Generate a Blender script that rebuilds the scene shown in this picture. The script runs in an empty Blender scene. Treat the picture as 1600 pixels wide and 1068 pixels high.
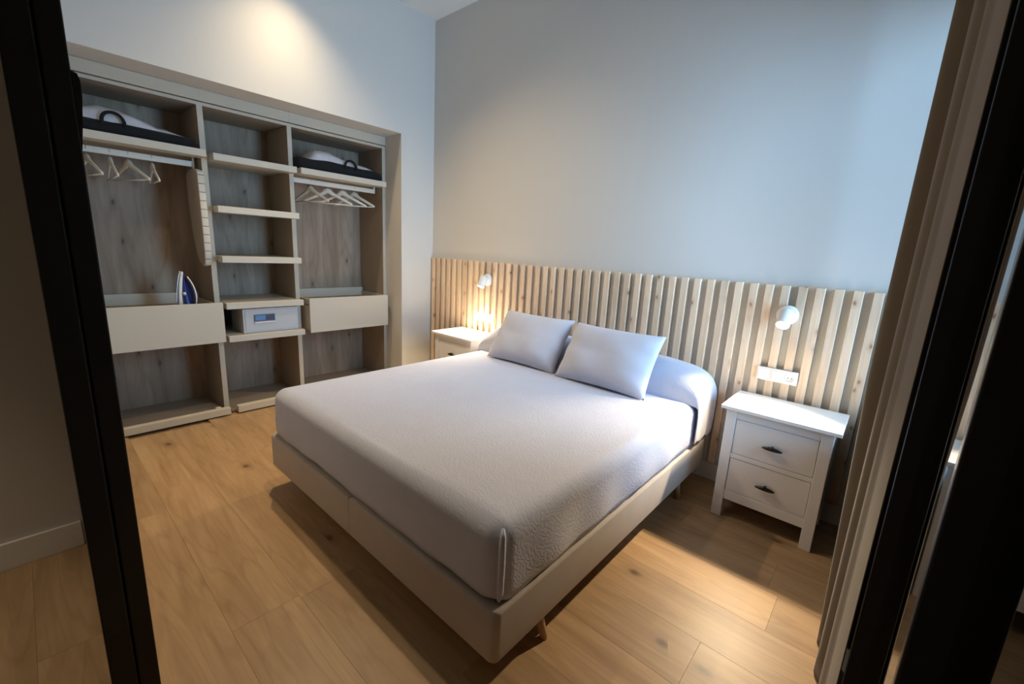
import bpy, bmesh, math, random
from mathutils import Vector, Matrix
random.seed(7)
S = bpy.context.scene
COL = S.collection

# ------------------------------------------------------------------ camera
CAM = Vector((3.6942, -2.8993, 1.4297)); FPX = 670.137
YAW, PITCH, ROLL = -0.7161, -0.2099, 0.0518
fw = Vector((math.cos(PITCH)*math.sin(YAW), math.cos(PITCH)*math.cos(YAW), math.sin(PITCH)))
rt = fw.cross(Vector((0, 0, 1))).normalized(); up = rt.cross(fw)
r2 = rt*math.cos(ROLL)+up*math.sin(ROLL); u2 = -rt*math.sin(ROLL)+up*math.cos(ROLL)
cd = bpy.data.cameras.new('camera'); cd.sensor_width = 36; cd.lens = FPX/1600*36; cd.clip_start = .01
co = bpy.data.objects.new('camera', cd); COL.objects.link(co)
co.matrix_world = Matrix(((r2.x, u2.x, -fw.x, CAM.x), (r2.y, u2.y, -fw.y, CAM.y), (r2.z, u2.z, -fw.z, CAM.z), (0, 0, 0, 1)))
S.camera = co

# ------------------------------------------------------------------ world, daylight, exposure
H = 3.52                                   # ceiling height
W = bpy.data.worlds.new('sky'); S.world = W; W.use_nodes = True
W.node_tree.nodes['Background'].inputs[0].default_value = (.42, .64, 1, 1)
W.node_tree.nodes['Background'].inputs[1].default_value = .6
def area(name, loc, rot, sx, sy, power, color):
    l = bpy.data.lights.new(name, 'AREA'); l.shape = 'RECTANGLE'; l.size = sx; l.size_y = sy
    l.energy = power; l.color = color
    o = bpy.data.objects.new(name, l); COL.objects.link(o); o.location = loc; o.rotation_euler = rot
    return o
# daylight outside the glazed bay beside the bed (faces -x)
area('daylight', (4.02, -.50, 1.62), (0, math.pi/2, 0), 2.0, .92, 52, (.42, .67, 1))
DOWN_POWER, LAMP_POWER = 92, 53
S.view_settings.view_transform = 'Standard'; S.view_settings.look = 'None'
S.view_settings.gamma = 1; S.view_settings.exposure = 1.02; S.view_settings.use_curve_mapping = False
S.cycles.sample_clamp_indirect = 6; S.cycles.max_bounces = 10; S.cycles.caustics_reflective = False; S.cycles.caustics_refractive = False
S.cycles.use_denoising = True

# ------------------------------------------------------------------ materials
def new_mat(name, col=(.8, .8, .8), rough=.5, metal=0, spec=.5):
    m = bpy.data.materials.new(name); m.use_nodes = True
    b = m.node_tree.nodes['Principled BSDF']
    b.inputs['Base Color'].default_value = (*col, 1); b.inputs['Roughness'].default_value = rough
    b.inputs['Metallic'].default_value = metal; b.inputs['Specular IOR Level'].default_value = spec
    return m
def N(m, t, **kw):
    n = m.node_tree.nodes.new(t)
    for k, v in kw.items():
        if k in n.inputs: n.inputs[k].default_value = v
        else: setattr(n, k, v)
    return n
def L(m, a, b): m.node_tree.links.new(a, b)
def BS(m): return m.node_tree.nodes['Principled BSDF']
def coords(m, scale, rnd=True):
    tc = N(m, 'ShaderNodeTexCoord'); mp = N(m, 'ShaderNodeMapping'); mp.inputs['Scale'].default_value = scale
    if rnd:
        oi = N(m, 'ShaderNodeObjectInfo'); sc = N(m, 'ShaderNodeVectorMath', operation='SCALE')
        cb = N(m, 'ShaderNodeCombineXYZ'); cb.inputs[0].default_value = 41; cb.inputs[1].default_value = 29; cb.inputs[2].default_value = 17
        L(m, cb.outputs[0], sc.inputs[0]); L(m, oi.outputs['Random'], sc.inputs['Scale'])
        ad = N(m, 'ShaderNodeVectorMath', operation='ADD'); L(m, tc.outputs['Object'], ad.inputs[0]); L(m, sc.outputs[0], ad.inputs[1])
        L(m, ad.outputs[0], mp.inputs['Vector']); return mp.outputs[0], ad.outputs[0], oi
    L(m, tc.outputs['Object'], mp.inputs['Vector']); return mp.outputs[0], tc.outputs['Object'], None
def ramp(m, stops):
    r = N(m, 'ShaderNodeValToRGB'); e = r.color_ramp.elements
    while len(e) < len(stops): e.new(.5)
    for i, (p, c) in enumerate(stops): e[i].position = p; e[i].color = (*c, 1) if len(c) == 3 else c
    return r
def mixc(m, blend, fac, a, b):
    x = N(m, 'ShaderNodeMix', data_type='RGBA', blend_type=blend)
    for s, v in ((x.inputs['Factor'], fac), (x.inputs['A'], a), (x.inputs['B'], b)):
        if isinstance(v, bpy.types.NodeSocket): L(m, v, s)
        else: s.default_value = v if not isinstance(v, tuple) else ((*v, 1) if len(v) == 3 else v)
    return x.outputs['Result']
def bump(m, h, strength=.2, dist=.002):
    b = N(m, 'ShaderNodeBump'); b.inputs['Strength'].default_value = strength; b.inputs['Distance'].default_value = dist
    L(m, h, b.inputs['Height']); L(m, b.outputs[0], BS(m).inputs['Normal'])

def wood(name, stretch, dark, light, knotcol, rough, knot_scale, knot_size, grain=1.0, var=.18, knot_keep=.55, spec=.4, bstr=.15, kaxes=(0, 1)):
    m = new_mat(name, light, rough, spec=spec)
    v, raw, oi = coords(m, stretch)
    n1 = N(m, 'ShaderNodeTexNoise'); n1.inputs['Scale'].default_value = 1; n1.inputs['Detail'].default_value = 6; n1.inputs['Roughness'].default_value = .62
    n1.inputs['Distortion'].default_value = .6
    L(m, v, n1.inputs['Vector'])
    r1 = ramp(m, [(.30, dark), (.68, light)]); L(m, n1.outputs['Fac'], r1.inputs[0])
    # cathedral grain lines: contour lines of a stretched noise
    mp2 = N(m, 'ShaderNodeMapping'); mp2.inputs['Scale'].default_value = tuple(s*.42 for s in stretch); L(m, raw, mp2.inputs['Vector'])
    n2 = N(m, 'ShaderNodeTexNoise'); n2.inputs['Scale'].default_value = 1; n2.inputs['Detail'].default_value = 2; L(m, mp2.outputs[0], n2.inputs['Vector'])
    mu = N(m, 'ShaderNodeMath', operation='MULTIPLY'); mu.inputs[1].default_value = 60; L(m, n2.outputs['Fac'], mu.inputs[0])
    si = N(m, 'ShaderNodeMath', operation='SINE'); L(m, mu.outputs[0], si.inputs[0])
    r2_ = ramp(m, [(.55, (1, 1, 1)), (1.0, (.80, .76, .70))]); L(m, si.outputs[0], r2_.inputs[0])
    c = mixc(m, 'MULTIPLY', .55*grain, r1.outputs[0], r2_.outputs[0])
    # knots
    sx_ = N(m, 'ShaderNodeSeparateXYZ'); L(m, raw, sx_.inputs[0]); cb_ = N(m, 'ShaderNodeCombineXYZ')
    L(m, sx_.outputs[kaxes[0]], cb_.inputs[0]); L(m, sx_.outputs[kaxes[1]], cb_.inputs[1])
    mp3 = N(m, 'ShaderNodeMapping'); mp3.inputs['Scale'].default_value = knot_scale; L(m, cb_.outputs[0], mp3.inputs['Vector'])
    n3 = N(m, 'ShaderNodeTexNoise'); n3.inputs['Scale'].default_value = 3; L(m, mp3.outputs[0], n3.inputs['Vector'])
    ad = N(m, 'ShaderNodeVectorMath', operation='MULTIPLY_ADD'); ad.inputs[1].default_value = (.12, .12, .12)
    L(m, n3.outputs['Color'], ad.inputs[0]); L(m, mp3.outputs[0], ad.inputs[2])
    vo = N(m, 'ShaderNodeTexVoronoi', voronoi_dimensions='2D'); vo.inputs['Scale'].default_value = 1; L(m, ad.outputs[0], vo.inputs['Vector'])
    rk = ramp(m, [(0, (1, 1, 1)), (knot_size*.45, (.75, .75, .75)), (knot_size, (.25, .25, .25)), (knot_size*2.6, (0, 0, 0))]); L(m, vo.outputs['Distance'], rk.inputs[0])
    sp = N(m, 'ShaderNodeSeparateColor'); L(m, vo.outputs['Color'], sp.inputs[0])
    gt = N(m, 'ShaderNodeMath', operation='GREATER_THAN'); gt.inputs[1].default_value = knot_keep; L(m, sp.outputs[0], gt.inputs[0])
    kf = N(m, 'ShaderNodeMath', operation='MULTIPLY'); L(m, rk.outputs[0], kf.inputs[0]); L(m, gt.outputs[0], kf.inputs[1])
    c = mixc(m, 'MIX', kf.outputs[0], c, knotcol)
    # each board its own tone
    wn = N(m, 'ShaderNodeTexWhiteNoise', noise_dimensions='1D'); L(m, oi.outputs['Random'], wn.inputs['W'])
    mr = N(m, 'ShaderNodeMapRange'); mr.inputs['To Min'].default_value = 1-var; mr.inputs['To Max'].default_value = 1+var*.6; L(m, wn.outputs['Value'], mr.inputs[0])
    hs = N(m, 'ShaderNodeHueSaturation'); L(m, mr.outputs[0], hs.inputs['Value']); L(m, c, hs.inputs['Color'])
    L(m, hs.outputs[0], BS(m).inputs['Base Color'])
    bump(m, n1.outputs['Fac'], bstr, .0015)
    return m

def plain(name, col, rough=.5, spec=.5, metal=0, nscale=60, nstr=.05, tone=.04):
    m = new_mat(name, col, rough, metal, spec)
    v, raw, oi = coords(m, (1, 1, 1), False)
    n = N(m, 'ShaderNodeTexNoise'); n.inputs['Scale'].default_value = nscale; n.inputs['Detail'].default_value = 4; L(m, v, n.inputs['Vector'])
    r = ramp(m, [(.3, tuple(x*(1-tone) for x in col)), (.7, tuple(min(1, x*(1+tone)) for x in col))]); L(m, n.outputs['Fac'], r.inputs[0])
    L(m, r.outputs[0], BS(m).inputs['Base Color']); bump(m, n.outputs['Fac'], nstr, .001)
    return m

def fabric(name, col, scale=700, strength=.35, rough=.9, tone=.10, emboss=None, sheen=.2):
    m = new_mat(name, col, rough, spec=.2)
    BS(m).inputs['Sheen Weight'].default_value = sheen
    v, raw, oi = coords(m, (1, 1, 1), False)
    n = N(m, 'ShaderNodeTexNoise'); n.inputs['Scale'].default_value = scale; n.inputs['Detail'].default_value = 3; L(m, v, n.inputs['Vector'])
    n2 = N(m, 'ShaderNodeTexNoise'); n2.inputs['Scale'].default_value = 9; n2.inputs['Detail'].default_value = 3; L(m, v, n2.inputs['Vector'])
    a = N(m, 'ShaderNodeMath', operation='ADD'); L(m, n.outputs['Fac'], a.inputs[0]); L(m, n2.outputs['Fac'], a.inputs[1])
    r = ramp(m, [(.35, tuple(x*(1-tone) for x in col)), (.65, tuple(min(1, x*(1+tone)) for x in col))])
    hf = N(m, 'ShaderNodeMath', operation='MULTIPLY'); hf.inputs[1].default_value = .5; L(m, a.outputs[0], hf.inputs[0]); L(m, hf.outputs[0], r.inputs[0])
    L(m, r.outputs[0], BS(m).inputs['Base Color'])
    if emboss:
        nd = N(m, 'ShaderNodeTexNoise'); nd.inputs['Scale'].default_value = 16; nd.inputs['Detail'].default_value = 2; L(m, v, nd.inputs['Vector'])
        ma = N(m, 'ShaderNodeVectorMath', operation='MULTIPLY_ADD'); ma.inputs[1].default_value = (.10, .10, .10); L(m, nd.outputs['Color'], ma.inputs[0]); L(m, v, ma.inputs[2])
        w = N(m, 'ShaderNodeTexWave', wave_type='BANDS', bands_direction='DIAGONAL'); w.inputs['Scale'].default_value = emboss; w.inputs['Distortion'].default_value = 4
        w.inputs['Detail'].default_value = 1.5; w.inputs['Detail Scale'].default_value = 2.2
        L(m, ma.outputs[0], w.inputs['Vector'])
        s = N(m, 'ShaderNodeMath', operation='MULTIPLY_ADD'); s.inputs[1].default_value = .25; L(m, n.outputs['Fac'], s.inputs[0]); L(m, w.outputs['Fac'], s.inputs[2])
        bump(m, s.outputs[0], strength, .0035)
    else:
        bump(m, n.outputs['Fac'], strength, .0008)
    return m

def emit(name, col, power):
    m = bpy.data.materials.new(name); m.use_nodes = True; nt = m.node_tree
    b = nt.nodes['Principled BSDF']; b.inputs['Base Color'].default_value = (*col, 1)
    b.inputs['Emission Color'].default_value = (*col, 1); b.inputs['Emission Strength'].default_value = power
    return m

M = {}
M['wall'] = plain('wall_paint', (.61, .597, .565), .85, .2, nscale=180, nstr=.06, tone=.015)
M['ceil'] = plain('ceiling_paint', (.72, .71, .69), .9, .2, nscale=150, nstr=.05, tone=.01)
M['base'] = plain('baseboard_paint', (.76, .74, .70), .5, .4, nstr=.02, tone=.01)
M['oak'] = wood('oak_floor', (1.6, 15, 4), (.345, .208, .101), (.49, .32, .168), (.10, .05, .025), .42, (1.5, 2.6, 1), .058, grain=.8, var=.14, knot_keep=.5, bstr=.12)
M['pine'] = wood('pine_slat', (26, 26, 1.7), (.70, .505, .345), (.82, .645, .475), (.26, .12, .05), .6, (9, 5, 1), .085, grain=.6, var=.14, knot_keep=.45, bstr=.1, kaxes=(0, 2))
M['greyoak'] = wood('grey_oak_laminate', (9, 9, 1.1), (.25, .185, .132), (.43, .335, .25), (.09, .06, .04), .6, (6, 2.2, 1), .07, grain=1.0, var=.05, knot_keep=.6, bstr=.08, kaxes=(1, 2))
M['creamrail'] = plain('cream_enamel', (.74, .69, .60), .4, .5, nstr=0, tone=.01)
M['carcass'] = plain('brown_grey_carcass', (.34, .27, .20), .6, .35, nscale=300, nstr=.04, tone=.03)
M['beige'] = plain('beige_laminate', (.50, .455, .37), .55, .35, nscale=300, nstr=.04, tone=.03)
M['cream'] = plain('cream_laminate', (.56, .512, .42), .5, .4, nscale=300, nstr=.04, tone=.02)
M['white'] = plain('white_lacquer', (.87, .855, .83), .38, .45, nscale=90, nstr=.03, tone=.01)
M['whiteplastic'] = plain('white_plastic', (.74, .73, .71), .3, .5, nstr=.0, tone=.01)
M['lampwhite'] = plain('lamp_white_enamel', (.80, .80, .80), .35, .5, nstr=.0, tone=.01)
M['black'] = plain('black_steel', (.006, .006, .007), .38, .35, nscale=400, nstr=.03, tone=.1)
M['handle'] = plain('black_handle', (.012, .011, .011), .4, .5, nstr=.02, tone=.1)
M['upholstery'] = fabric('greige_upholstery', (.48, .415, .36), 900, .35, .95, .06)
M['spread'] = fabric('lilac_grey_bedspread', (.53, .54, .64), 600, .13, .92, .03, emboss=24)
M['cushion'] = fabric('grey_linen_cushion', (.55, .56, .65), 800, .30, .92, .04)
M['curtain'] = fabric('brown_curtain_cloth', (.115, .085, .052), 1100, .25, .9, .06)
M['leg'] = wood('beech_leg', (30, 30, 3), (.42, .24, .12), (.55, .34, .18), (.2, .1, .05), .45, (3, 3, 3), .001, var=.03)
M['hanger'] = plain('pale_wood_hanger', (.76, .70, .60), .5, .4, nstr=.02, tone=.03)
M['chrome'] = plain('metal_hook', (.55, .55, .56), .3, .5, metal=1, nstr=0)
M['blackcloth'] = fabric('black_bag_cloth', (.012, .012, .013), 900, .3, .85, .1, sheen=.05)
M['vinyl'] = plain('milky_bag_vinyl', (.58, .58, .62), .35, .5, nscale=25, nstr=.25, tone=.06)
M['safe'] = plain('grey_safe_paint', (.56, .555, .55), .45, .4, nscale=500, nstr=.05, tone=.02)
M['safedark'] = plain('safe_keypad', (.10, .12, .17), .25, .5, nstr=0)
M['screen'] = emit('safe_display', (.06, .14, .30), .18)
M['blueplastic'] = plain('blue_plastic', (.010, .024, .15), .3, .5, nstr=0)
M['navy'] = plain('dark_navy_plastic', (.012, .014, .045), .35, .5, nstr=0)
M['bulb'] = emit('lit_bulb', (1, .86, .62), 28)
M['downlens'] = emit('lit_downlight', (1, .82, .58), 20)
M['boardcloth'] = None
def board_cloth():
    m = fabric('ironing_board_cloth', (.46, .40, .32), 500, .2, .9, .05)
    v, raw, oi = coords(m, (1, 1, 1), False)
    b = N(m, 'ShaderNodeTexBrick'); b.offset = 0; b.inputs['Scale'].default_value = 1
    b.inputs['Brick Width'].default_value = .06; b.inputs['Row Height'].default_value = .06; b.inputs['Mortar Size'].default_value = .0025
    b.inputs['Color1'].default_value = (.60, .56, .48, 1); b.inputs['Color2'].default_value = (.62, .58, .50, 1); b.inputs['Mortar'].default_value = (.12, .11, .11, 1)
    cx = N(m, 'ShaderNodeSeparateXYZ'); L(m, raw, cx.inputs[0]); cb = N(m, 'ShaderNodeCombineXYZ')
    L(m, cx.outputs[0], cb.inputs[0]); L(m, cx.outputs[2], cb.inputs[1]); L(m, cb.outputs[0], b.inputs['Vector'])
    L(m, b.outputs['Color'], BS(m).inputs['Base Color'])
    return m
M['boardcloth'] = board_cloth()
M['boardface'] = fabric('ironing_board_face', (.34, .27, .20), 500, .2, .9, .05)  # plain brown face cloth, darkened for the shade it hangs in
def glass_mat():
    m = bpy.data.materials.new('clear_glass'); m.use_nodes = True; nt = m.node_tree
    nt.nodes.remove(BS(m)); out = nt.nodes['Material Output']
    tr = N(m, 'ShaderNodeBsdfTransparent'); tr.inputs[0].default_value = (.93, .96, .95, 1)
    gl = N(m, 'ShaderNodeBsdfGlossy'); gl.inputs['Roughness'].default_value = .01
    fr = N(m, 'ShaderNodeFresnel'); fr.inputs['IOR'].default_value = 1.52
    mx = N(m, 'ShaderNodeMixShader'); L(m, fr.outputs[0], mx.inputs[0]); L(m, tr.outputs[0], mx.inputs[1]); L(m, gl.outputs[0], mx.inputs[2])
    L(m, mx.outputs[0], out.inputs['Surface']); return m
M['glass'] = glass_mat()

# ------------------------------------------------------------------ builders
WO = {}                                        # world origin of every object (for parenting)
def link(name, me, mat, parent=None, origin=(0, 0, 0), smooth=False):
    o = bpy.data.objects.new(name, me); COL.objects.link(o)
    if mat: me.materials.append(mat)
    if smooth:
        for p in me.polygons: p.use_smooth = True
    org = Vector(origin); WO[o] = org
    if parent: o.parent = parent; o.location = org-WO[parent]
    else: o.location = org
    return o
def tag(o, label=None, cat=None, group=None, kind=None):
    for k, v in (('label', label), ('category', cat), ('group', group), ('kind', kind)):
        if v: o[k] = v
    return o
def empty(name, loc, label=None, cat=None, group=None, kind=None, parent=None):
    o = bpy.data.objects.new(name, None); COL.objects.link(o); o.empty_display_size = .05
    WO[o] = Vector(loc); o.location = Vector(loc)
    return tag(o, label, cat, group, kind)
def boxes_mesh(name, bs, origin, bevel=0, seg=2):
    bm = bmesh.new()
    for (a, b) in bs:
        r = bmesh.ops.create_cube(bm, size=1)
        c = [(a[i]+b[i])/2 for i in range(3)]; s = [abs(b[i]-a[i]) for i in range(3)]
        for v in r['verts']:
            v.co = Vector((v.co.x*s[0]+c[0]-origin[0], v.co.y*s[1]+c[1]-origin[1], v.co.z*s[2]+c[2]-origin[2]))
    if bevel:
        bmesh.ops.bevel(bm, geom=bm.edges[:], offset=bevel, segments=seg, profile=.5, affect='EDGES', clamp_overlap=True)
    me = bpy.data.meshes.new(name); bm.to_mesh(me); bm.free(); return me
def box(name, a, b, mat, parent=None, bevel=.002, seg=2, more=(), smooth=False):
    org = [(a[i]+b[i])/2 for i in range(3)]
    return link(name, boxes_mesh(name, [(a, b), *more], org, bevel, seg), mat, parent, org, smooth)
def mesh(name, verts, faces, mat, parent=None, origin=(0, 0, 0), smooth=True):
    me = bpy.data.meshes.new(name); me.from_pydata([tuple(Vector(v)-Vector(origin)) for v in verts], [], faces); me.update()
    bm = bmesh.new(); bm.from_mesh(me); bmesh.ops.recalc_face_normals(bm, faces=bm.faces[:]); bm.to_mesh(me); bm.free()
    return link(name, me, mat, parent, origin, smooth)
def tube(name, pts, rad, mat, parent=None, n=8, origin=None, cap=True, flat=1.0):
    """round tube through pts; rad a number or one per point"""
    pts = [Vector(p) for p in pts]; vs = []; fs = []
    rads = rad if isinstance(rad, (list, tuple)) else [rad]*len(pts)
    ref = None
    for i, p in enumerate(pts):
        t = (pts[min(i+1, len(pts)-1)]-pts[max(i-1, 0)]).normalized()
        if ref is None:
            ref = Vector((0, 0, 1)) if abs(t.z) < .9 else Vector((1, 0, 0))
        a = (ref-t*ref.dot(t)).normalized(); b = t.cross(a); ref = a
        for k in range(n):
            q = 2*math.pi*k/n
            vs.append(p+(a*math.cos(q)+b*math.sin(q)*flat)*rads[i])
    for i in range(len(pts)-1):
        for k in range(n):
            fs.append((i*n+k, i*n+(k+1) % n, (i+1)*n+(k+1) % n, (i+1)*n+k))
    if cap: fs.append(tuple(range(n))[::-1]); fs.append(tuple(range((len(pts)-1)*n, len(pts)*n)))
    org = origin if origin is not None else tuple(pts[0])
    return mesh(name, vs, fs, mat, parent, org, True)
def cyl_pts(c, axis, h): return [Vector(c), Vector(c)+Vector(axis).normalized()*h]
def lathe(name, prof, c, axis, mat, parent=None, n=32):
    """prof: list of (radius, distance along axis)"""
    ax = Vector(axis).normalized(); ref = Vector((1, 0, 0)) if abs(ax.x) < .9 else Vector((0, 1, 0))
    a = (ref-ax*ref.dot(ax)).normalized(); b = ax.cross(a); vs = []; fs = []
    for r, d in prof:
        for k in range(n):
            q = 2*math.pi*k/n; vs.append(Vector(c)+ax*d+(a*math.cos(q)+b*math.sin(q))*max(r, 1e-4))
    for i in range(len(prof)-1):
        for k in range(n): fs.append((i*n+k, i*n+(k+1) % n, (i+1)*n+(k+1) % n, (i+1)*n+k))
    return mesh(name, vs, fs, mat, parent, c, True)
def auto_smooth(o, ang=35):
    me = o.data
    for p in me.polygons: p.use_smooth = True
    bm = bmesh.new(); bm.from_mesh(me)
    for e in bm.edges:
        if len(e.link_faces) == 2 and e.calc_face_angle(0) > math.radians(ang): e.smooth = False
    bm.to_mesh(me); bm.free(); return o
def copy_tree(o, parent=None, shift=(0, 0, 0)):
    c = o.copy(); COL.objects.link(c); c.parent = parent; WO[c] = WO[o]+Vector(shift)
    if parent is None: c.location = o.location+Vector(shift)
    for ch in o.children: copy_tree(ch, c, shift)
    return c

# ------------------------------------------------------------------ room shell
YF0, YF1 = -2.850, -2.78                       # partition between hall and bedroom
floor = tag(box('floor', (-.78, -4.6, -.12), (4.45, .02, -.014), M['oak'], bevel=0), 'oak floor slab under the wide oak planks', kind='structure')
RW = .24
rows = [(-1.107-RW*k, -1.107-RW*(k-1)) for k in range(-4, 13)]
starts = {5+1: 3.38}
rr = random.Random(3)
plank_cache = {}
for k, (ya, yb) in enumerate(rows):
    # butt joints: measured ones in two rows, free elsewhere
    kk = k-4                                    # row index, 0 = the row (-1.107,-.867)
    j = {2: 3.38-2.2, 5: 2.107}.get(kk, rr.uniform(.1, 2.1))
    x = j-2.2
    while x < 4.45:
        xa, xb = max(x, -.78), min(x+2.2, 4.45)
        if xb-xa > .02:
            y1 = min(yb, .0)
            if y1-ya > .02:
                p = box('floor_plank', (xa+.0002, ya+.0002, -.014), (xb-.0002, y1-.0002, 0), M['oak'], floor, bevel=.0004, seg=1)
        x += 2.2
tag(box('ceiling', (-.1, -4.6, H), (4.45, .1, H+.1), M['ceil'], bevel=0), 'white plaster ceiling of the bedroom', kind='structure')
tag(box('wall_head', (-.1, 0, 0), (4.0, .1, H), M['wall'], bevel=0), 'pale grey wall behind the bed', kind='structure')
JR, JL, ZO, XJ = -.385, -2.66, 2.447, -.285
tag(box('wall_left', (XJ, JR, 0), (0, 0, H), M['wall'], bevel=0,
        more=[((XJ, JL, ZO), (0, JR, H)), ((XJ, YF1, 0), (0, JL, H))]), 'painted wall around the built-in wardrobe niche', kind='structure')
tag(box('wall_niche', (-.80, -2.78, 0), (-.755, 0, 2.6), M['wall'], bevel=0,
        more=[((-.755, JL-.05, 0), (XJ, JL, ZO)), ((-.755, JR, 0), (XJ, JR+.05, ZO)), ((-.755, JL-.05, ZO), (XJ, JR+.05, ZO+.05))]), 'painted lining of the wardrobe niche', kind='structure')
tag(box('wall_front', (-.1, YF0, 0), (2.238, YF1, H), M['wall'], bevel=0,
        more=[((2.238, YF0, 2.75), (3.84, YF1, H))]), 'partition wall beside the doorway', kind='structure')
tag(box('wall_hall', (.99, -4.6, 0), (1.09, YF0, H), M['wall'], bevel=0), 'hall wall left of the black door post', kind='structure')
tag(box('wall_back', (.99, -4.7, 0), (4.45, -4.6, H), M['wall'], bevel=0), 'wall at the far end of the hall', kind='structure')
tag(box('wall_right', (4.4, -4.6, 0), (4.5, -1.0, H), M['wall'], bevel=0,
        more=[((3.845, -1.05, 0), (4.4, -1.0, H))]), 'outer wall beyond the glazed partition', kind='structure')
tag(box('baseboard_head', (0, -.015, 0), (3.75, 0, .115), M['base'], bevel=.002), 'white baseboard under the slatted panel', kind='structure')
tag(box('baseboard_left', (0, -.38, 0), (.015, -.016, .115), M['base'], bevel=.002), 'white baseboard beside the wardrobe niche', kind='structure')
tag(box('baseboard_hall', (1.09, -4.6, 0), (1.105, YF0-.012, .12), M['base'], bevel=.002), 'white baseboard left of the black door post', kind='structure')

# door frame: two black profiles at the end of the partition
d = empty('door_1', (2.265, -2.82, 0), 'black steel frame of the sliding door at the left edge', kind='structure')
box('door_post', (2.24, -2.875, 0), (2.29, -2.8235, 2.75), M['black'], d, .003)
box('door_post', (2.24, -2.8195, 0), (2.286, -2.776, 2.75), M['black'], d, .004)
box('door_head', (2.29, -2.875, 2.70), (3.770, -2.772, 2.75), M['black'], d, .003)
v = []; prof = [(-2.776, 1.60), (-2.770, 1.65), (-2.764, 1.71), (-2.7635, 1.745), (-2.767, 1.758), (-2.776, 1.762)]
for x in (2.245, 2.284): v += [(x, y, z) for y, z in prof]
n = len(prof)
tag(mesh('door_stop', v, [tuple(range(n)), tuple(range(n, 2*n))]+[(i, (i+1) % n, n+(i+1) % n, n+i) for i in range(n)], M['black'], d, (2.265, -2.762, 1.68), False), 'black rounded stop on the door post')

# glazed partition on the right
wdw = empty('window_1', (3.779, -1.4, 0), 'black framed glazed partition at the right edge', kind='structure')
PX0, PX1, PW = 3.772, 3.840, .016
ys = [-2.875, -2.31, -1.648, -.99, -.33]
for y in ys:
    box('post', (PX0, y, .0), (PX1, y+PW, 2.75), M['black'], wdw, .0025)
for a, b in zip(ys, ys[1:]+[.0]):
    box('pane', (3.804, a+PW, .05), (3.810, b, 2.70), M['glass'], wdw, 0)
    box('rail', (PX0, a+PW, 0), (PX1, b, .05), M['black'], wdw, .002)
    box('rail', (PX0, a+PW, 2.70), (PX1, b, 2.75), M['black'], wdw, .002)
tag(box('wall_light_block', (3.845, -.94, 0), (3.90, .0, .70), M['wall'], bevel=0), 'added low wall outside the glazed bay that blocks low daylight', kind='structure')  # unseen blocker, added to keep low blue daylight off the room
tag(box('wall_over_window', (3.771, -2.86, 2.75), (3.85, 0, H), M['wall'], bevel=0), 'plain wall above the glazed partition', kind='structure')

# ------------------------------------------------------------------ slatted panel on the head wall
sl = empty('slatted_headboard', (1.88, -.015, .12), 'long pine slat panel fixed to the wall behind the bed', 'headboard')
P = .0819; ST, SB = 1.3142, .123
sme = boxes_mesh('slat', [((-.021, -.013, -(ST-SB)/2), (.021, .013, (ST-SB)/2))], (0, 0, 0), .0015, 1)
sme.materials.append(M['pine'])
for k in range(46):
    x = .043+P*k
    o = bpy.data.objects.new('slat', sme); COL.objects.link(o); o.parent = sl
    o.location = Vector((x, -.0135, (ST+SB)/2))-WO[sl]; WO[o] = Vector((x, -.0135, (ST+SB)/2))

# ------------------------------------------------------------------ wardrobe units
XS, XF, XB = -.15, -.27, -.72                   # shelf fronts, frame fronts, back
def shelf(u, name, y0, y1, ly0, ly1, ztop, th=.048, mat='cream'):
    return box(name, (XF-.002, ly0, ztop-th), (XS, ly1, ztop), M[mat], u, .002, more=[((XB, y0, ztop-th+.012), (XF-.002, y1, ztop-.001))])
def unit(name, y0, y1, label, t0, t1):
    u = empty(name, (-.45, (y0+y1)/2, 0), label, 'wardrobe', 'wardrobe units in the niche')
    for (pa, pb) in ((y0, y0+t0), (y1-t1, y1)):
        sd = box('side_panel', (XB, pa, .0), (XF-.003, pb, 2.36), M['carcass'], u, .0)
        box('edge_strip', (XF-.003, pa, .0), (XF, pb, 2.36), M['beige'], sd, .0)
    tp = box('top_panel', (XB, y0+t0, 2.338), (XF-.003, y1-t1, 2.36), M['carcass'], u, .0)
    box('edge_strip', (XF-.003, y0+t0, 2.338), (XF, y1-t1, 2.36), M['beige'], tp, .0)
    box('back_panel', (XB-.015, y0, .0), (XB, y1, 2.36), M['greyoak'], u, .0)
    box('bottom_panel', (XB, y0+t0, .008), (XF+.06, y1-t1, .03), M['carcass'], u, .001)
    box('filler_strip', (XF-.02, y0, 2.366), (XF+.012, y1, ZO-.002), M['beige'], u, .002)
    return u
Y1, Y2 = -1.907, -1.290
uL = unit('wardrobe_unit', JL+.002, Y1, 'wide open wardrobe unit holding the ironing board, next to the black post', .018, .018)
uM = unit('wardrobe_unit', Y1, Y2, 'narrow middle wardrobe unit with stacked shelves and the safe', .018, .0175)
uR = unit('wardrobe_unit', Y2, JR-.002, 'right-hand wardrobe unit with hangers, nearest the bed corner', .0175, .036)
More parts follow.
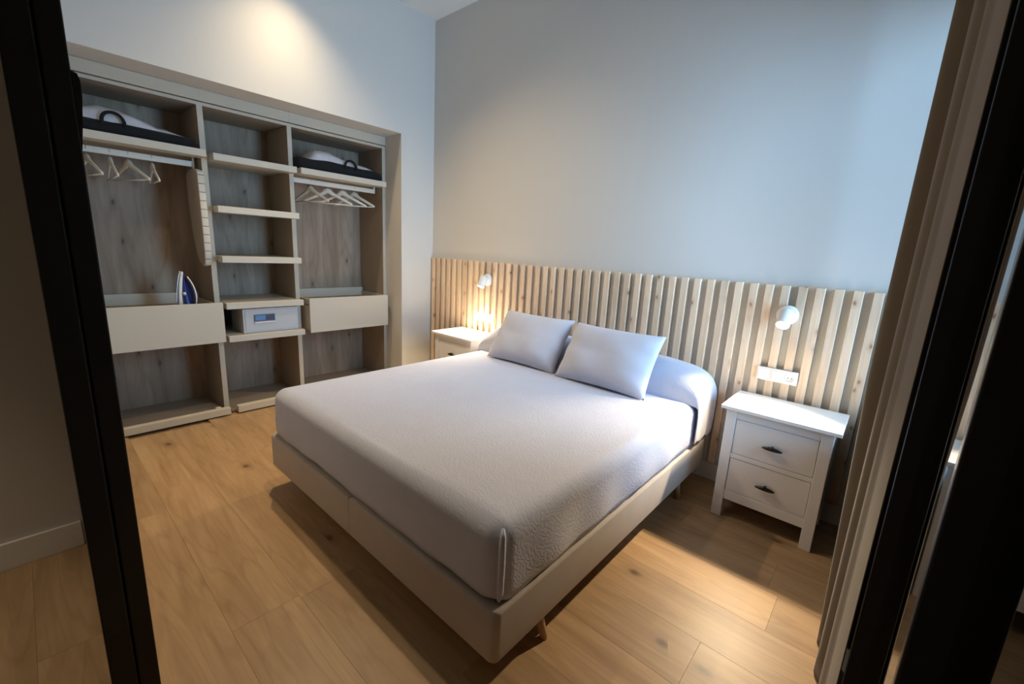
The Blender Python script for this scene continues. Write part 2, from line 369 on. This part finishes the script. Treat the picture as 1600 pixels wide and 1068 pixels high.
# left unit
shelf(uL, 'shelf', -2.64, -1.926, -2.63, -1.92, 2.022)
def drawer(u, y0, y1, iy0, iy1, z0=.612, z1=.922):
    dr = box('drawer', (XS-.02, y0, z0), (XS, y1, z1), M['cream'], u, .0015)
    tray = box('tray', (XB+.05, iy0, .855), (XS-.021, iy1, .87), M['greyoak'], dr, .001)
    box('drawer_side', (XB+.05, iy0, z0+.02), (XS-.021, iy0+.014, .915), M['beige'], dr, .001)
    box('drawer_side', (XB+.05, iy1-.014, z0+.02), (XS-.021, iy1, .915), M['beige'], dr, .001)
    box('drawer_back', (XB+.03, iy0, z0+.02), (XB+.05, iy1, .955), M['cream'], dr, .001)
    return dr
drawer(uL, -2.63, -1.90, -2.63, -1.935)
box('plinth', (-.205, -2.64, .012), (-.157, -1.908, .066), M['cream'], uL, .002, more=[((-.225, -2.0, .05), (-.20, -1.965, .072))])
def rail(u, y0, y1, x=-.38, left=False):
    r = box('hanging_rail', (x-.009, y0, 1.917), (x+.009, y1, 1.958), M['creamrail'], u, .004)
    box('rail_bracket', (x-.012, y1-.012, 1.917), (x+.012, y1, 1.986), M['whiteplastic'], r, .002)
    box('rail_bracket', (x-.012, y0, 1.917), (x+.012, y0+.012, 1.986), M['whiteplastic'], r, .002)
rail(uL, -2.638, -1.945); rail(uR, -1.268, -.445)
# middle unit
for z in (2.012, 1.645, 1.275, .915, .652):
    shelf(uM, 'shelf', Y1+.019, Y2-.0185, -1.878, -1.2905, z)
box('plinth', (-.205, -1.856, .012), (-.150, -1.30, .066), M['cream'], uM, .002)
# right unit
shelf(uR, 'shelf', Y2+.0185, -.425, -1.258, -.452, 2.015)
drawer(uR, -1.24, -.451, -1.236, -.435)
box('plinth', (-.205, -1.25, .012), (-.150, -.445, .066), M['cream'], uR, .002)

# ------------------------------------------------------------------ bed
bed = empty('bed', (2.05, -1.08, 0), 'upholstered greige divan bed base on splayed wooden legs', 'bed')
BX0, BX1, BY0, BY1, BZ0, BZ1 = 1.142, 2.958, -2.062, -.10, .132, .3225
for a, b in ((BX0, 2.0485), (2.0515, BX1)):
    me = boxes_mesh('base_section', [((a, BY0, BZ0), (b, BY1, BZ1))], ((a+b)/2, (BY0+BY1)/2, BZ0), 0)
    bm = bmesh.new(); bm.from_mesh(me)
    ve = [e for e in bm.edges if abs(e.verts[0].co.z-e.verts[1].co.z) > .1]
    outer = [e for e in ve if (abs(e.verts[0].co.x+(a+b)/2-BX0) < .01 or abs(e.verts[0].co.x+(a+b)/2-BX1) < .01)]
    bmesh.ops.bevel(bm, geom=outer, offset=.028, segments=5, profile=.5, affect='EDGES')
    he = [e for e in bm.edges if abs(e.verts[0].co.z-e.verts[1].co.z) < .001]
    bmesh.ops.bevel(bm, geom=he, offset=.010, segments=3, profile=.5, affect='EDGES')
    bm.to_mesh(me); bm.free()
    o = link('base_section', me, M['upholstery'], bed, ((a+b)/2, (BY0+BY1)/2, BZ0)); auto_smooth(o, 40)
for (x, y, dx, dy) in ((2.905, -1.775, .03, .02), (2.905, -.40, .03, -.01), (1.195, -1.775, -.03, .02), (1.195, -.40, -.03, -.01), (2.05, -1.775, 0, .02), (2.05, -.40, 0, -.02)):
    tube('leg', [(x, y, BZ0+.006), (x+dx, y+dy, 0)], [.022, .014], M['leg'], bed, 16)
box('mattress', (1.175, -2.02, BZ1), (2.925, -.10, .575), M['cushion'], bed, .03, 4)

# bedspread: rings around a rounded rectangle
def rrect(x0, x1, y0, y1, r, n=8, sx=60, sy=66):
    pts = []
    def arc(cx, cy, a0):
        for i in range(n+1):
            a = a0+math.pi/2*i/n; pts.append((cx+r*math.cos(a), cy+r*math.sin(a)))
    def line(p, q, m):
        for i in range(1, m): pts.append((p[0]+(q[0]-p[0])*i/m, p[1]+(q[1]-p[1])*i/m))
    arc(x1-r, y1-r, 0); line((x1-r, y1), (x0+r, y1), sx); arc(x0+r, y1-r, math.pi/2); line((x0, y1-r), (x0, y0+r), sy)
    arc(x0+r, y0+r, math.pi); line((x0+r, y0), (x1-r, y0), sx); arc(x1-r, y0+r, 1.5*math.pi); line((x1, y0+r), (x1, y1-r), sy)
    return pts
SX0, SX1, SY0, SY1, SZ = 1.150, 2.948, -2.046, -.075, .598
spread = empty('bedspread', (2.05, -1.08, BZ1), 'embossed lilac grey bedspread drawn over mattress and bolster', 'bedspread')
base = rrect(SX0, SX1, SY0, SY1, .075)
rows_ = []
R0 = .062
rnd = random.Random(5)
def wob(s): return .006*math.sin(s*9+1)+.004*math.sin(s*23)
cx, cy = (SX0+SX1)/2, (SY0+SY1)/2
def inset(dst): return rrect(SX0+dst, SX1-dst, SY0+dst, SY1-dst, max(.075-dst, .012))
vs = []; fs = []
layers = [(.004, 'hem'), (-.002, .36), (-.003, .42), (.0, .48), (.0, SZ-R0)]
for i in range(1, 8):
    a = math.pi/2*i/7; layers.append((R0*(1-math.cos(a)), SZ-R0+R0*math.sin(a)))
layers.append((.10, SZ+.001)); layers.append((.2, SZ+.003)); layers.append((.45, SZ+.004))
for li, (dst, z) in enumerate(layers):
    for i, (x, y) in enumerate(inset(dst)):
        s = i/len(base)*6.28
        if z == 'hem':
            zz = BZ1+.006+.010*max(0, math.sin(s*7+.6))+.004*math.sin(s*31)
            vs.append((x, y, zz))
        else: vs.append((x+(wob(s) if .33 < z < .5 and dst < .01 else 0), y, z+.0025*math.sin(x*5+y*3) if dst > .05 else z))
nb = len(base)
for li in range(len(layers)-1):
    for i in range(nb): fs.append((li*nb+i, li*nb+(i+1) % nb, (li+1)*nb+(i+1) % nb, (li+1)*nb+i))
fs.append(tuple(range((len(layers)-1)*nb, len(layers)*nb)))
sp = mesh('cover', vs, fs, M['spread'], spread, (2.05, -1.08, BZ1))
so = sp.modifiers.new('thickness', 'SOLIDIFY'); so.thickness = .004; so.offset = -1
# pleat at the foot corner next to the nightstand side
tube('corner_pleat', [(2.926, -2.012, .590), (2.934, -2.020, .57), (2.937, -2.024, .52), (2.936, -2.023, .44), (2.933, -2.020, .37), (2.924, -2.014, .333)], [.006, .012, .0145, .015, .014, .009], M['spread'], spread, 12, flat=.8)
# the fold of the spread over the bolster
nx, ny = 96, 30
bx0, bx1, by0, by1 = 1.134, 2.964, -.385, -.050
vs = []; fs = []
def bol(u, v):
    # u along the bed width 0..1, v from front 0 to wall 1
    x = bx0+(bx1-bx0)*u; y = by0+(by1-by0)*v
    e = min(u, 1-u)*(bx1-bx0)                     # distance to the end
    er = min(1, e/.30); end = .50+.50*math.sqrt(max(0, 1-(1-er)**2))
    t = abs(v-.52)/.52
    arch = max(0, 1-t**2.3)**.52
    z = .585+.215*end*arch
    z += .006*math.sin(x*7+1)*arch+.004*math.sin(x*19+v*4)*arch
    y2 = y+.012*math.sin(x*4.3)*(1-v)
    return (x, y2, z)
for i in range(nx+1):
    for j in range(ny+1): vs.append(bol(i/nx, j/ny))
for i in range(nx):
    for j in range(ny):
        a = i*(ny+1)+j; fs.append((a, a+1, a+ny+2, a+ny+1))
# end drapes hanging down beside the mattress
for side, i in ((-1, 0), (1, nx)):
    prev = [i*(ny+1)+j for j in range(ny+1)]
    for k, (dx, zt) in enumerate(((.004, .85), (.006, .6), (.004, .3), (.003, .0))):
        cur = []
        for j in range(ny+1):
            x, y, z = bol(i/nx, j/ny); zb = .345+.05*(1-j/ny)**2*0+.012*math.sin(j*.5)
            zz = zb+(z-zb)*zt
            cur.append(len(vs)); vs.append((x+side*(dx+.004*math.sin(j*.55)*(1-zt)), y+.03*(1-zt)*(1-j/ny)*.3, zz))
        for j in range(ny): fs.append((prev[j], prev[j+1], cur[j+1], cur[j]))
        prev = cur
bo = mesh('bolster_fold', vs, fs, M['spread'], spread, (2.05, -.2, .6))
so = bo.modifiers.new('thickness', 'SOLIDIFY'); so.thickness = .006; so.offset = 1
sb = bo.modifiers.new('smooth', 'SUBSURF'); sb.levels = 1; sb.render_levels = 1

# cushions
def cushion(label, cx_, w, h, bottom, lean, rz, seed):
    rn = random.Random(seed); n = 40; m = 28; vs = []; fs = []
    ph = [rn.uniform(0, 6.28) for _ in range(8)]
    idx = {}
    for sgn in (1, -1):
        for i in range(n+1):
            for j in range(m+1):
                u = -1+2*i/n; v = -1+2*j/m
                edge = (i in (0, n) or j in (0, m))
                if sgn == -1 and edge: idx[(sgn, i, j)] = idx[(1, i, j)]; continue
                px = u*w/2*(1-.045*(1-v*v)*abs(u)**3); pz = v*h/2*(1-.06*(1-u*u)*abs(v)**3)
                th = .085*((1-u**4)*(1-v**4))**.62*(1-.25*(u*u+v*v)/2)
                th += .004*math.sin(5*u+ph[0]+3*v)*(1-u*u)*(1-v*v)+.005*math.sin(9*v+4*u+ph[1])*(1-v*v)*u*u
                if v < 0: th *= 1+.15*(-v)*(1-v*v)*2
                if edge: th = 0
                idx[(sgn, i, j)] = len(vs); vs.append((px, -sgn*th, pz))
    for sgn in (1, -1):
        for i in range(n):
            for j in range(m): fs.append((idx[(sgn, i, j)], idx[(sgn, i+1, j)], idx[(sgn, i+1, j+1)], idx[(sgn, i, j+1)]))
    o = mesh('cushion', vs, fs, M['cushion'], None, (0, 0, 0)); tag(o, label, 'cushion', 'cushions leaning on the bolster')
    o.rotation_euler = (-lean, 0, rz)
    by, bz = bottom
    o.location = (cx_, by+math.sin(lean)*h/2, bz+math.cos(lean)*h/2)
    return o
cushion('lilac grey linen cushion farther from the white sockets, at the left', 1.705, .65, .425, (-.535, .603), math.radians(33), .0, 1)
cushion('lilac grey linen cushion nearer the right bedside table', 2.385, .65, .425, (-.560, .603), math.radians(33), .0, 2)

# ------------------------------------------------------------------ bedside tables
def nightstand(x0, y0, label):
    y1 = y0+.3785; Ht = .6606; w = .54
    t = empty('bedside_table', (x0+w/2, (y0+y1)/2, 0), label, 'bedside table', 'white two-drawer bedside tables')
    box('table_top', (x0, y0, Ht-.019), (x0+w, y1, Ht), M['white'], t, .002)
    lx0, lx1, ly0, ly1 = x0+.027, x0+w-.027, y0+.022, y1-.008
    lw = .052
    for (a, b) in ((lx0, ly0), (lx1-lw, ly0), (lx0, ly1-.03), (lx1-lw, ly1-.03)):
        box('leg', (a, b, 0), (a+lw, b+(.045 if b == ly0 else .03), Ht-.019), M['white'], t, .0025)
    for a in (lx0+.006, lx1-.018):
        box('side_panel', (a, ly0+.045, .113), (a+.012, ly1-.03, Ht-.019), M['white'], t, .001)
    box('back_panel', (lx0+lw, ly1-.012, .113), (lx1-lw, ly1-.004, Ht-.019), M['white'], t, .001)
    box('front_rail', (lx0+lw, ly0+.004, .593), (lx1-lw, ly0+.022, Ht-.019), M['white'], t, .001)
    box('front_rail', (lx0+lw, ly0+.003, .367), (lx1-lw, ly0+.022, .392), M['white'], t, .001)
    box('front_rail', (lx0+lw, ly0+.003, .113), (lx1-lw, ly0+.022, .167), M['white'], t, .002)
    box('bottom_panel', (lx0+lw, ly0+.03, .15), (lx1-lw, ly1-.012, .16), M['white'], t, .001)
    for za, zb, zh in ((.3935, .5915, .484), (.1685, .3655, .257)):
        dr = box('drawer', (lx0+lw+.0025, ly0+.005, za+.0012), (lx1-lw-.0025, ly0+.35-.03, zb-.0012), M['white'], t, .0015)
        hx = x0+w/2; hy = ly0-.012
        pts = []; rad = []
        for i in range(13):
            q = -1+2*i/12; pts.append((hx+q*.047, hy+.004*q*q, zh-.004+.004*(1-q*q))); rad.append(.0030+.0085*(1-q*q)**.8)
        hd = tube('handle', pts, rad, M['handle'], dr, 10, flat=.75)
        tag(hd, 'dark bow handle')
        lathe('handle_stem', [(.0, -.004), (.007, -.003), (.008, 0), (.007, .018)], (hx, hy-.006, zh+.008), (0, 1, 0), M['handle'], hd, 14)
    return t
nightstand(3.098, -.430, 'white two-drawer bedside table beside the brown curtain')
nightstand(.543, -.430, 'white bedside table in the room corner, half hidden by the bed')

# ------------------------------------------------------------------ wall lamps
def spot(name, loc, direction, power, size, blend, color, radius):
    l = bpy.data.lights.new(name, 'SPOT'); l.energy = power; l.spot_size = math.radians(size); l.spot_blend = blend
    l.color = color; l.shadow_soft_size = radius
    o = bpy.data.objects.new(name, l); COL.objects.link(o)
    o.location = loc; o.rotation_euler = Vector(direction).to_track_quat('-Z', 'Y').to_euler(); return o
def wall_lamp(xc, zc, axis, label, power, size, blend):
    t = empty('wall_lamp', (xc, -.031, zc), label, 'wall lamp', 'white spot lamps on the slats')
    lathe('wall_plate', [(0, .031), (.052, .031), (.055, .033), (.055, .048), (.051, .053), (0, .053)], (xc, 0, zc), (0, -1, 0), M['lampwhite'], t, 40)
    ax = Vector(axis).normalized(); c = Vector((xc, -.098, zc-.012))
    tube('joint', [(xc, -.05, zc), (xc, -.085, zc-.006)], .011, M['lampwhite'], t, 14)
    top = c-ax*.042
    lathe('lamp_head', [(0, 0), (.030, 0), (.0335, .003), (.0345, .010), (.0345, .096), (.0335, .0975), (.0315, .0965), (.0305, .09), (.030, .080), (0, .079)], top, ax, M['lampwhite'], t, 40)
    lathe('bulb', [(.029, 0), (.0285, .006), (.024, .012), (0, .014)], top+ax*.0815, ax, M['bulb'], t, 32)
    spot('wall_lamp_light', top+ax*.101, ax, power, size, blend, (1, .80, .54), .022)
    return t
wall_lamp(3.271, 1.150, (-.04, -1.0, -1), 'white wall spot lamp over the bedside table by the curtain', LAMP_POWER, 102, .5)
wall_lamp(.861, 1.150, (-.05, -.45, -1), 'white wall spot lamp in the room corner, left of the cushions', LAMP_POWER*.95, 116, .8)

# sockets
def sockets(x0, label):
    w = .21; z0, z1 = .752, .830
    t = empty('socket_plate', (x0+w/2, -.031, z0), label, 'power socket', 'white triple socket plates on the slats')
    box('frame', (x0, -.041, z0), (x0+w, -.0308, z1), M['whiteplastic'], t, .003)
    box('blank_cover', (x0+.011, -.0435, z0+.011), (x0+.063, -.041, z1-.011), M['whiteplastic'], t, .001)
    box('rocker', (x0+.079, -.046, z0+.011), (x0+.131, -.041, z1-.011), M['whiteplastic'], t, .002)
    c = (x0+.173, -.041, (z0+z1)/2)
    so_ = lathe('socket', [(.027, 0), (.027, .003), (.024, .004), (.021, .0035), (.0195, .0012), (0, .001)], c, (0, -1, 0), M['whiteplastic'], t, 32)
    for dx in (-.0095, .0095):
        lathe('pin_hole', [(.0032, .0), (.0032, .0014), (0, .0015)], (c[0]+dx, c[1], c[2]), (0, -1, 0), M['handle'], so_, 12)
    return t
sockets(3.166, 'white triple socket plate above the right bedside table')
sockets(.745, 'white triple socket plate above the corner bedside table')

# ------------------------------------------------------------------ ceiling downlight and two added fill lights
def downlight(x, y, label, direction, power, size, blend, color):
    t = empty('downlight', (x, y, H), label, 'downlight')
    lathe('trim_ring', [(.030, .0), (.033, .006), (.045, .006), (.047, 0)], (x, y, H), (0, 0, -1), M['lampwhite'], t, 32)
    lathe('lens', [(.030, .001), (.02, .003), (0, .003)], (x, y, H), (0, 0, -1), M['downlens'], t, 24)
    spot('downlight_light', (x, y, H-.012), direction, power, size, blend, color, .03)
downlight(.28, -1.41, 'recessed round ceiling downlight close to the wardrobe wall', (.44, -.06, -1), DOWN_POWER, 130, 1.0, (1, .76, .46))
downlight(1.55, -1.62, 'added unseen fill downlight over the middle of the bed', (-.12, .12, -1), 38, 120, 1.0, (1, .83, .58))  # invented fixture: warm fill for the wardrobe and head wall
downlight(1.75, -3.80, 'added unseen fill downlight in the hall ceiling', (0, 0, -1), 66, 44, .8, (1, .86, .66))  # invented fixture: lifts the hall wall out of black

# ------------------------------------------------------------------ curtain
NC, NR = 190, 40
tips = [(-1.0, 3.678), (-1.21, 3.723), (-1.39, 3.739), (-1.50, 3.749), (-1.58, 3.759), (-1.66, 3.769)]
def lerp(tab, y):
    for (a, xa), (b, xb) in zip(tab[:-1], tab[1:]):
        if a >= y >= b: return xa+(xb-xa)*(a-y)/(a-b)
    return tab[-1][1]
vs = []; fs = []
for i in range(NC+1):
    y = -1.025-.595*i/NC
    for j in range(NR+1):
        z = .006+3.46*j/NR
        tip = lerp(tips, y); low = max(0, (1.15-z)/1.15)
        if y > -1.2: tip += .030*low**1.2*(1-(abs(y+1.025))/.2)
        yy = y-.02*low*math.sin((y+1)*8)
        q = (y+1.025)/.18*2*math.pi
        f = (1-math.cos(q+.25*math.sin(z*1.3+y*5)))/2
        dep = (3.765-tip)*.92 if y > -1.39 else max(.001, (3.765-tip)*.92-(-1.39-y)*.12)
        x = tip+dep*f
        vs.append((x, yy, z))
for i in range(NC):
    for j in range(NR):
        a = i*(NR+1)+j; fs.append((a, a+1, a+NR+2, a+NR+1))
cu = mesh('curtain', vs, fs, M['curtain'], None, (3.73, -1.4, 0))
tag(cu, 'heavy brown floor-length curtain gathered in folds beside the black posts', 'curtain')
so = cu.modifiers.new('thickness', 'SOLIDIFY'); so.thickness = .0025; so.offset = 0

# ------------------------------------------------------------------ things in the wardrobe
def hanger(y, rot, label, group):
    x = -.38; zr = 1.958
    t = empty('clothes_hanger', (x, y, zr), label, 'hanger', group)
    o = Vector((0, 0, 0))
    # in local coordinates of the hanger: x along the shoulders
    def loc(name, pts, rad, mat, n=8, flat=1.0):
        ob = tube(name, pts, rad, mat, None, n, (0, 0, 0), True, flat); ob.parent = t; ob.location = (0, 0, 0); return ob
    zc = -.075
    pts = []; rad = []
    for i in range(25):
        q = -1+2*i/24; a = abs(q)
        z = zc-.012*min(1, a*6)**2-.105*max(0, a-.06)**1.05
        pts.append((q*.215, 0, z)); rad.append(.0165-.006*a+.009*max(0, 1-a/.28))
    loc('shoulders', pts, rad, M['hanger'], 8, .55)
    loc('trouser_bar', [(-.19, 0, zc-.112), (.19, 0, zc-.112)], .0045, M['hanger'], 8)
    for s in (-1, 1): loc('bar_end', [(s*.19, 0, zc-.095), (s*.19, 0, zc-.114)], .005, M['hanger'], 6)
    hk = [(0, 0, zc+.005), (0, 0, zc+.03), (-.004, 0, zc+.045)]
    for i in range(9):
        a = math.radians(-60+i*30); hk.append((.014*math.sin(a)*1.0, 0, -.012+.0155*math.cos(a)))
    loc('hook', [(p[0], p[1], p[2]) for p in hk], .0014, M['chrome'], 6)
    t.rotation_euler = (0, 0, math.radians(rot))
    return t
gl, gr = 'hangers in the left wardrobe unit', 'hangers in the right wardrobe unit'
for y, r, nm in ((-2.53, 12, 'first'), (-2.416, 1, 'second'), (-2.325, 20, 'third')):
    hanger(y, r, '%s pale hanger from the black post on the left rail' % nm, gl)
hanger(-2.195, -2, 'fourth pale hanger on the left rail, nearest the ironing board', gl)
for y, r, nm in ((-1.088, 18, 'leftmost'), (-.929, 55, 'second from left'), (-.786, 52, 'third from left')):
    hanger(y, r, '%s of the pale hangers on the right rail' % nm, gr)
hanger(-.669, 31, 'rightmost of the pale hangers on the right rail', gr)

def lerp2(tab, v):
    for (a, p), (b, q) in zip(tab[:-1], tab[1:]):
        if a <= v <= b:
            t_ = (v-a)/(b-a); return p+(q-p)*t_*t_*(3-2*t_)
    return tab[-1][1]
def storage_bag(y0, y1, x0, x1, z0, hb, peak, skew, hy, prof, label):
    """black fabric tray with a clear domed lid and a strap handle"""
    t = empty('storage_bag', ((x0+x1)/2, (y0+y1)/2, z0), label, 'storage bag', 'bedding bags on the top shelves')
    n = 36
    out = rrect(x0, x1, y0, y1, .035, 6, 14, 22); m = len(out); vs = []; fs = []
    def hgt(y): 
        q = (y-y0)/(y1-y0); return hb*(1+.35*(1-q))+.008*math.sin(q*13+skew*9)
    for d_, zf in ((.012, 0), (0, .15), (-.004, .5), (.0, .85), (.008, 1.0)):
        for (x, y) in rrect(x0+d_, x1-d_, y0+d_, y1-d_, .035, 6, 14, 22): vs.append((x, y, z0+.001+zf*hgt(y)))
    for l in range(4):
        for i in range(m): fs.append((l*m+i, l*m+(i+1) % m, (l+1)*m+(i+1) % m, (l+1)*m+i))
    fs.append(tuple(range(m))); fs.append(tuple(range(4*m, 5*m)))
    mesh('bag_body', vs, fs, M['blackcloth'], t, (x0, y0, z0))
    NX, NY = 20, 40; vs = []; fs = []
    for i in range(NX+1):
        for j in range(NY+1):
            u = -1+2*i/NX; v = -1+2*j/NY
            x = (x0+x1)/2+u*((x1-x0)/2-.012); y = (y0+y1)/2+v*((y1-y0)/2-.014)
            pk = lerp2(prof, v)
            z = z0+hgt(y)-.003+(peak-hb)*(max(0, 1-abs(u)**3)**.5)*pk*1.05
            z += .006*math.sin(9*u+7*v)*(1-u*u)*(1-v*v)+.004*math.sin(17*v-5*u)*(1-u*u)*(1-v*v)
            vs.append((x, y, z))
    for i in range(NX):
        for j in range(NY):
            a = i*(NY+1)+j; fs.append((a, a+1, a+NY+2, a+NY+1))
    mesh('clear_lid', vs, fs, M['vinyl'], t, (x0, y0, z0))
    pts = []
    for i in range(13):
        a = math.pi*i/12; pts.append((x1+.006-.012*math.sin(a), hy-.055*math.cos(a), z0+hgt(hy)*.75+.078*math.sin(a)**.7))
    tube('strap_handle', pts, .0125, M['blackcloth'], t, 8, flat=.8)
    return t
storage_bag(-2.635, -1.965, -.60, -.185, 2.0225, .055, .165, -.45, -2.40, [(-1, 0), (-.85, .8), (-.5, 1), (0, .82), (.5, .48), (.85, .15), (1, 0)], 'black storage bag with milky lid on the left top shelf')
storage_bag(-1.262, -.47, -.58, -.185, 2.0155, .070, .165, -.35, -.80, [(-1, 0), (-.75, .25), (-.58, .95), (-.3, 1), (.15, .8), (.5, .52), (.9, .12), (1, 0)], 'black storage bag with milky lid on the right top shelf')

# safe
sf = empty('safe', (-.34, -1.535, .652), 'small light grey electronic safe on the middle wardrobe shelf', 'safe')
box('body', (-.50, -1.755, .653), (-.212, -1.320, .853), M['safe'], sf, .003)
box('door', (-.212, -1.738, .668), (-.2075, -1.338, .839), M['safe'], sf, .001)
kp = box('keypad', (-.2075, -1.676, .745), (-.198, -1.515, .803), M['safedark'], sf, .003)
box('display', (-.1985, -1.666, .757), (-.1972, -1.592, .797), M['screen'], kp, .0005)
for i in range(4):
    for j in range(3):
        y = -1.584+i*.0165; z = .758+j*.0135
        box('key', (-.198, y, z), (-.1965, y+.012, z+.009), M['navy'], kp, .0008, 1)
box('handle', (-.2075, -1.676, .732), (-.190, -1.515, .746), M['whiteplastic'], sf, .004)

# steam iron standing on its heel
ir = empty('steam_iron', (-.26, -2.085, .871), 'blue and white steam iron standing on its heel in the open drawer', 'iron')
def iron_part(name, mat, wf, y0f, y1f, z0, z1, n=18):
    vs = []; fs = []; k = 12
    for i in range(n+1):
        t_ = i/n; z = z0+(z1-z0)*t_
        w = wf(t_); a, b = y0f(t_), y1f(t_)
        for j in range(k):
            q = 2*math.pi*j/k; cx_ = math.cos(q); sy_ = math.sin(q)
            ex = math.copysign(abs(cx_)**.6, cx_)*w; ey = (a+b)/2+math.copysign(abs(sy_)**.7, sy_)*(b-a)/2
            vs.append((ex, ey, z))
    for i in range(n):
        for j in range(k): fs.append((i*k+j, i*k+(j+1) % k, (i+1)*k+(j+1) % k, (i+1)*k+j))
    fs.append(tuple(range(k))); fs.append(tuple(range(n*k, (n+1)*k)))
    o = mesh(name, vs, fs, mat, None, (0, 0, 0)); o.parent = ir; o.location = (0, 0, 0); return o
wid = lambda t_: .056*max(.03, (1-t_**2.2))*(.92+.08*min(1, t_*6))
iron_part('soleplate', M['chrome'], lambda t_: wid(t_)*1.0, lambda t_: -.062, lambda t_: -.054, .004, .285)
iron_part('skirt', M['whiteplastic'], lambda t_: wid(t_)*.98, lambda t_: -.054, lambda t_: -.020-.012*t_, .0, .28)
iron_part('tank', M['blueplastic'], lambda t_: wid(t_)*.80, lambda t_: -.024-.008*t_, lambda t_: .030-.052*t_, .0, .262)
hdl = []
for i in range(11):
    t_ = i/10; hdl.append((0, .004+.044*math.sin(math.pi*(.12+.86*t_))**.8-.022*t_**2, .012+.232*t_))
o = tube('handle', [(p[0], p[1], p[2]) for p in hdl], [.015]*2+[.0125]*8+[.009], M['navy'], None, 12, (0, 0, 0)); o.parent = ir; o.location = (0, 0, 0)
hs = tube('handle_trim', [(p[0], p[1]+.0115, p[2]) for p in hdl], .005, M['whiteplastic'], None, 8, (0, 0, 0)); hs.parent = o; hs.location = (0, 0, 0)
o = lathe('dial', [(.0, .0), (.012, 0), (.012, .006), (0, .007)], (0, 0, 0), (1, 0, 0), M['whiteplastic']); o.parent = ir; o.location = (.036, -.004, .12)
ir.rotation_euler = (0, 0, math.radians(-52))

# ironing board hung flat against the divider
ib = empty('ironing_board', (-.35, -1.955, 1.55), 'tabletop ironing board with checked cover hanging in the left wardrobe unit', 'ironing board')
def outline():
    # (x, z): broad rounded top, tapering to a nose at the bottom
    pts = []
    for i in range(9):
        a = math.pi*i/8; pts.append((-.345+.15*math.cos(a), 1.86+.04*math.sin(a)))
    L_ = [(-.495, 1.70), (-.485, 1.55), (-.455, 1.40), (-.40, 1.28), (-.33, 1.215)]
    tip = [(-.27, 1.195), (-.22, 1.205), (-.198, 1.235), (-.190, 1.30)]
    R_ = [(-.187, 1.45), (-.188, 1.62), (-.192, 1.76)]
    return pts+L_+tip+R_
ol = outline(); n = len(ol); vs = []; fs = []
cxm = sum(p[0] for p in ol)/n; czm = sum(p[1] for p in ol)/n
for (s, y) in ((.955, -1.979), (.99, -1.975), (1, -1.968), (1, -1.945), (.99, -1.938), (.955, -1.934)):
    for (x, z) in ol: vs.append((cxm+(x-cxm)*s, y, czm+(z-czm)*(1-(1-s)*.5)))
for l in range(5):
    for i in range(n): fs.append((l*n+i, l*n+(i+1) % n, (l+1)*n+(i+1) % n, (l+1)*n+i))
fs.append(tuple(range(n))); fs.append(tuple(range(5*n, 6*n)))
bd = mesh('padded_cover', vs, fs, M['boardcloth'], ib, (-.35, -1.955, 1.55))
bd.data.materials.append(M['boardface'])
for p in bd.data.polygons:
    if p.center.y < -.0185: p.material_index = 1
tube('hanging_loop', [(-.35, -1.955, 1.895), (-.36, -1.957, 1.93), (-.38, -1.958, 1.962), (-.392, -1.958, 1.95), (-.385, -1.957, 1.91), (-.37, -1.955, 1.893)], .003, M['hanger'], ib, 6)
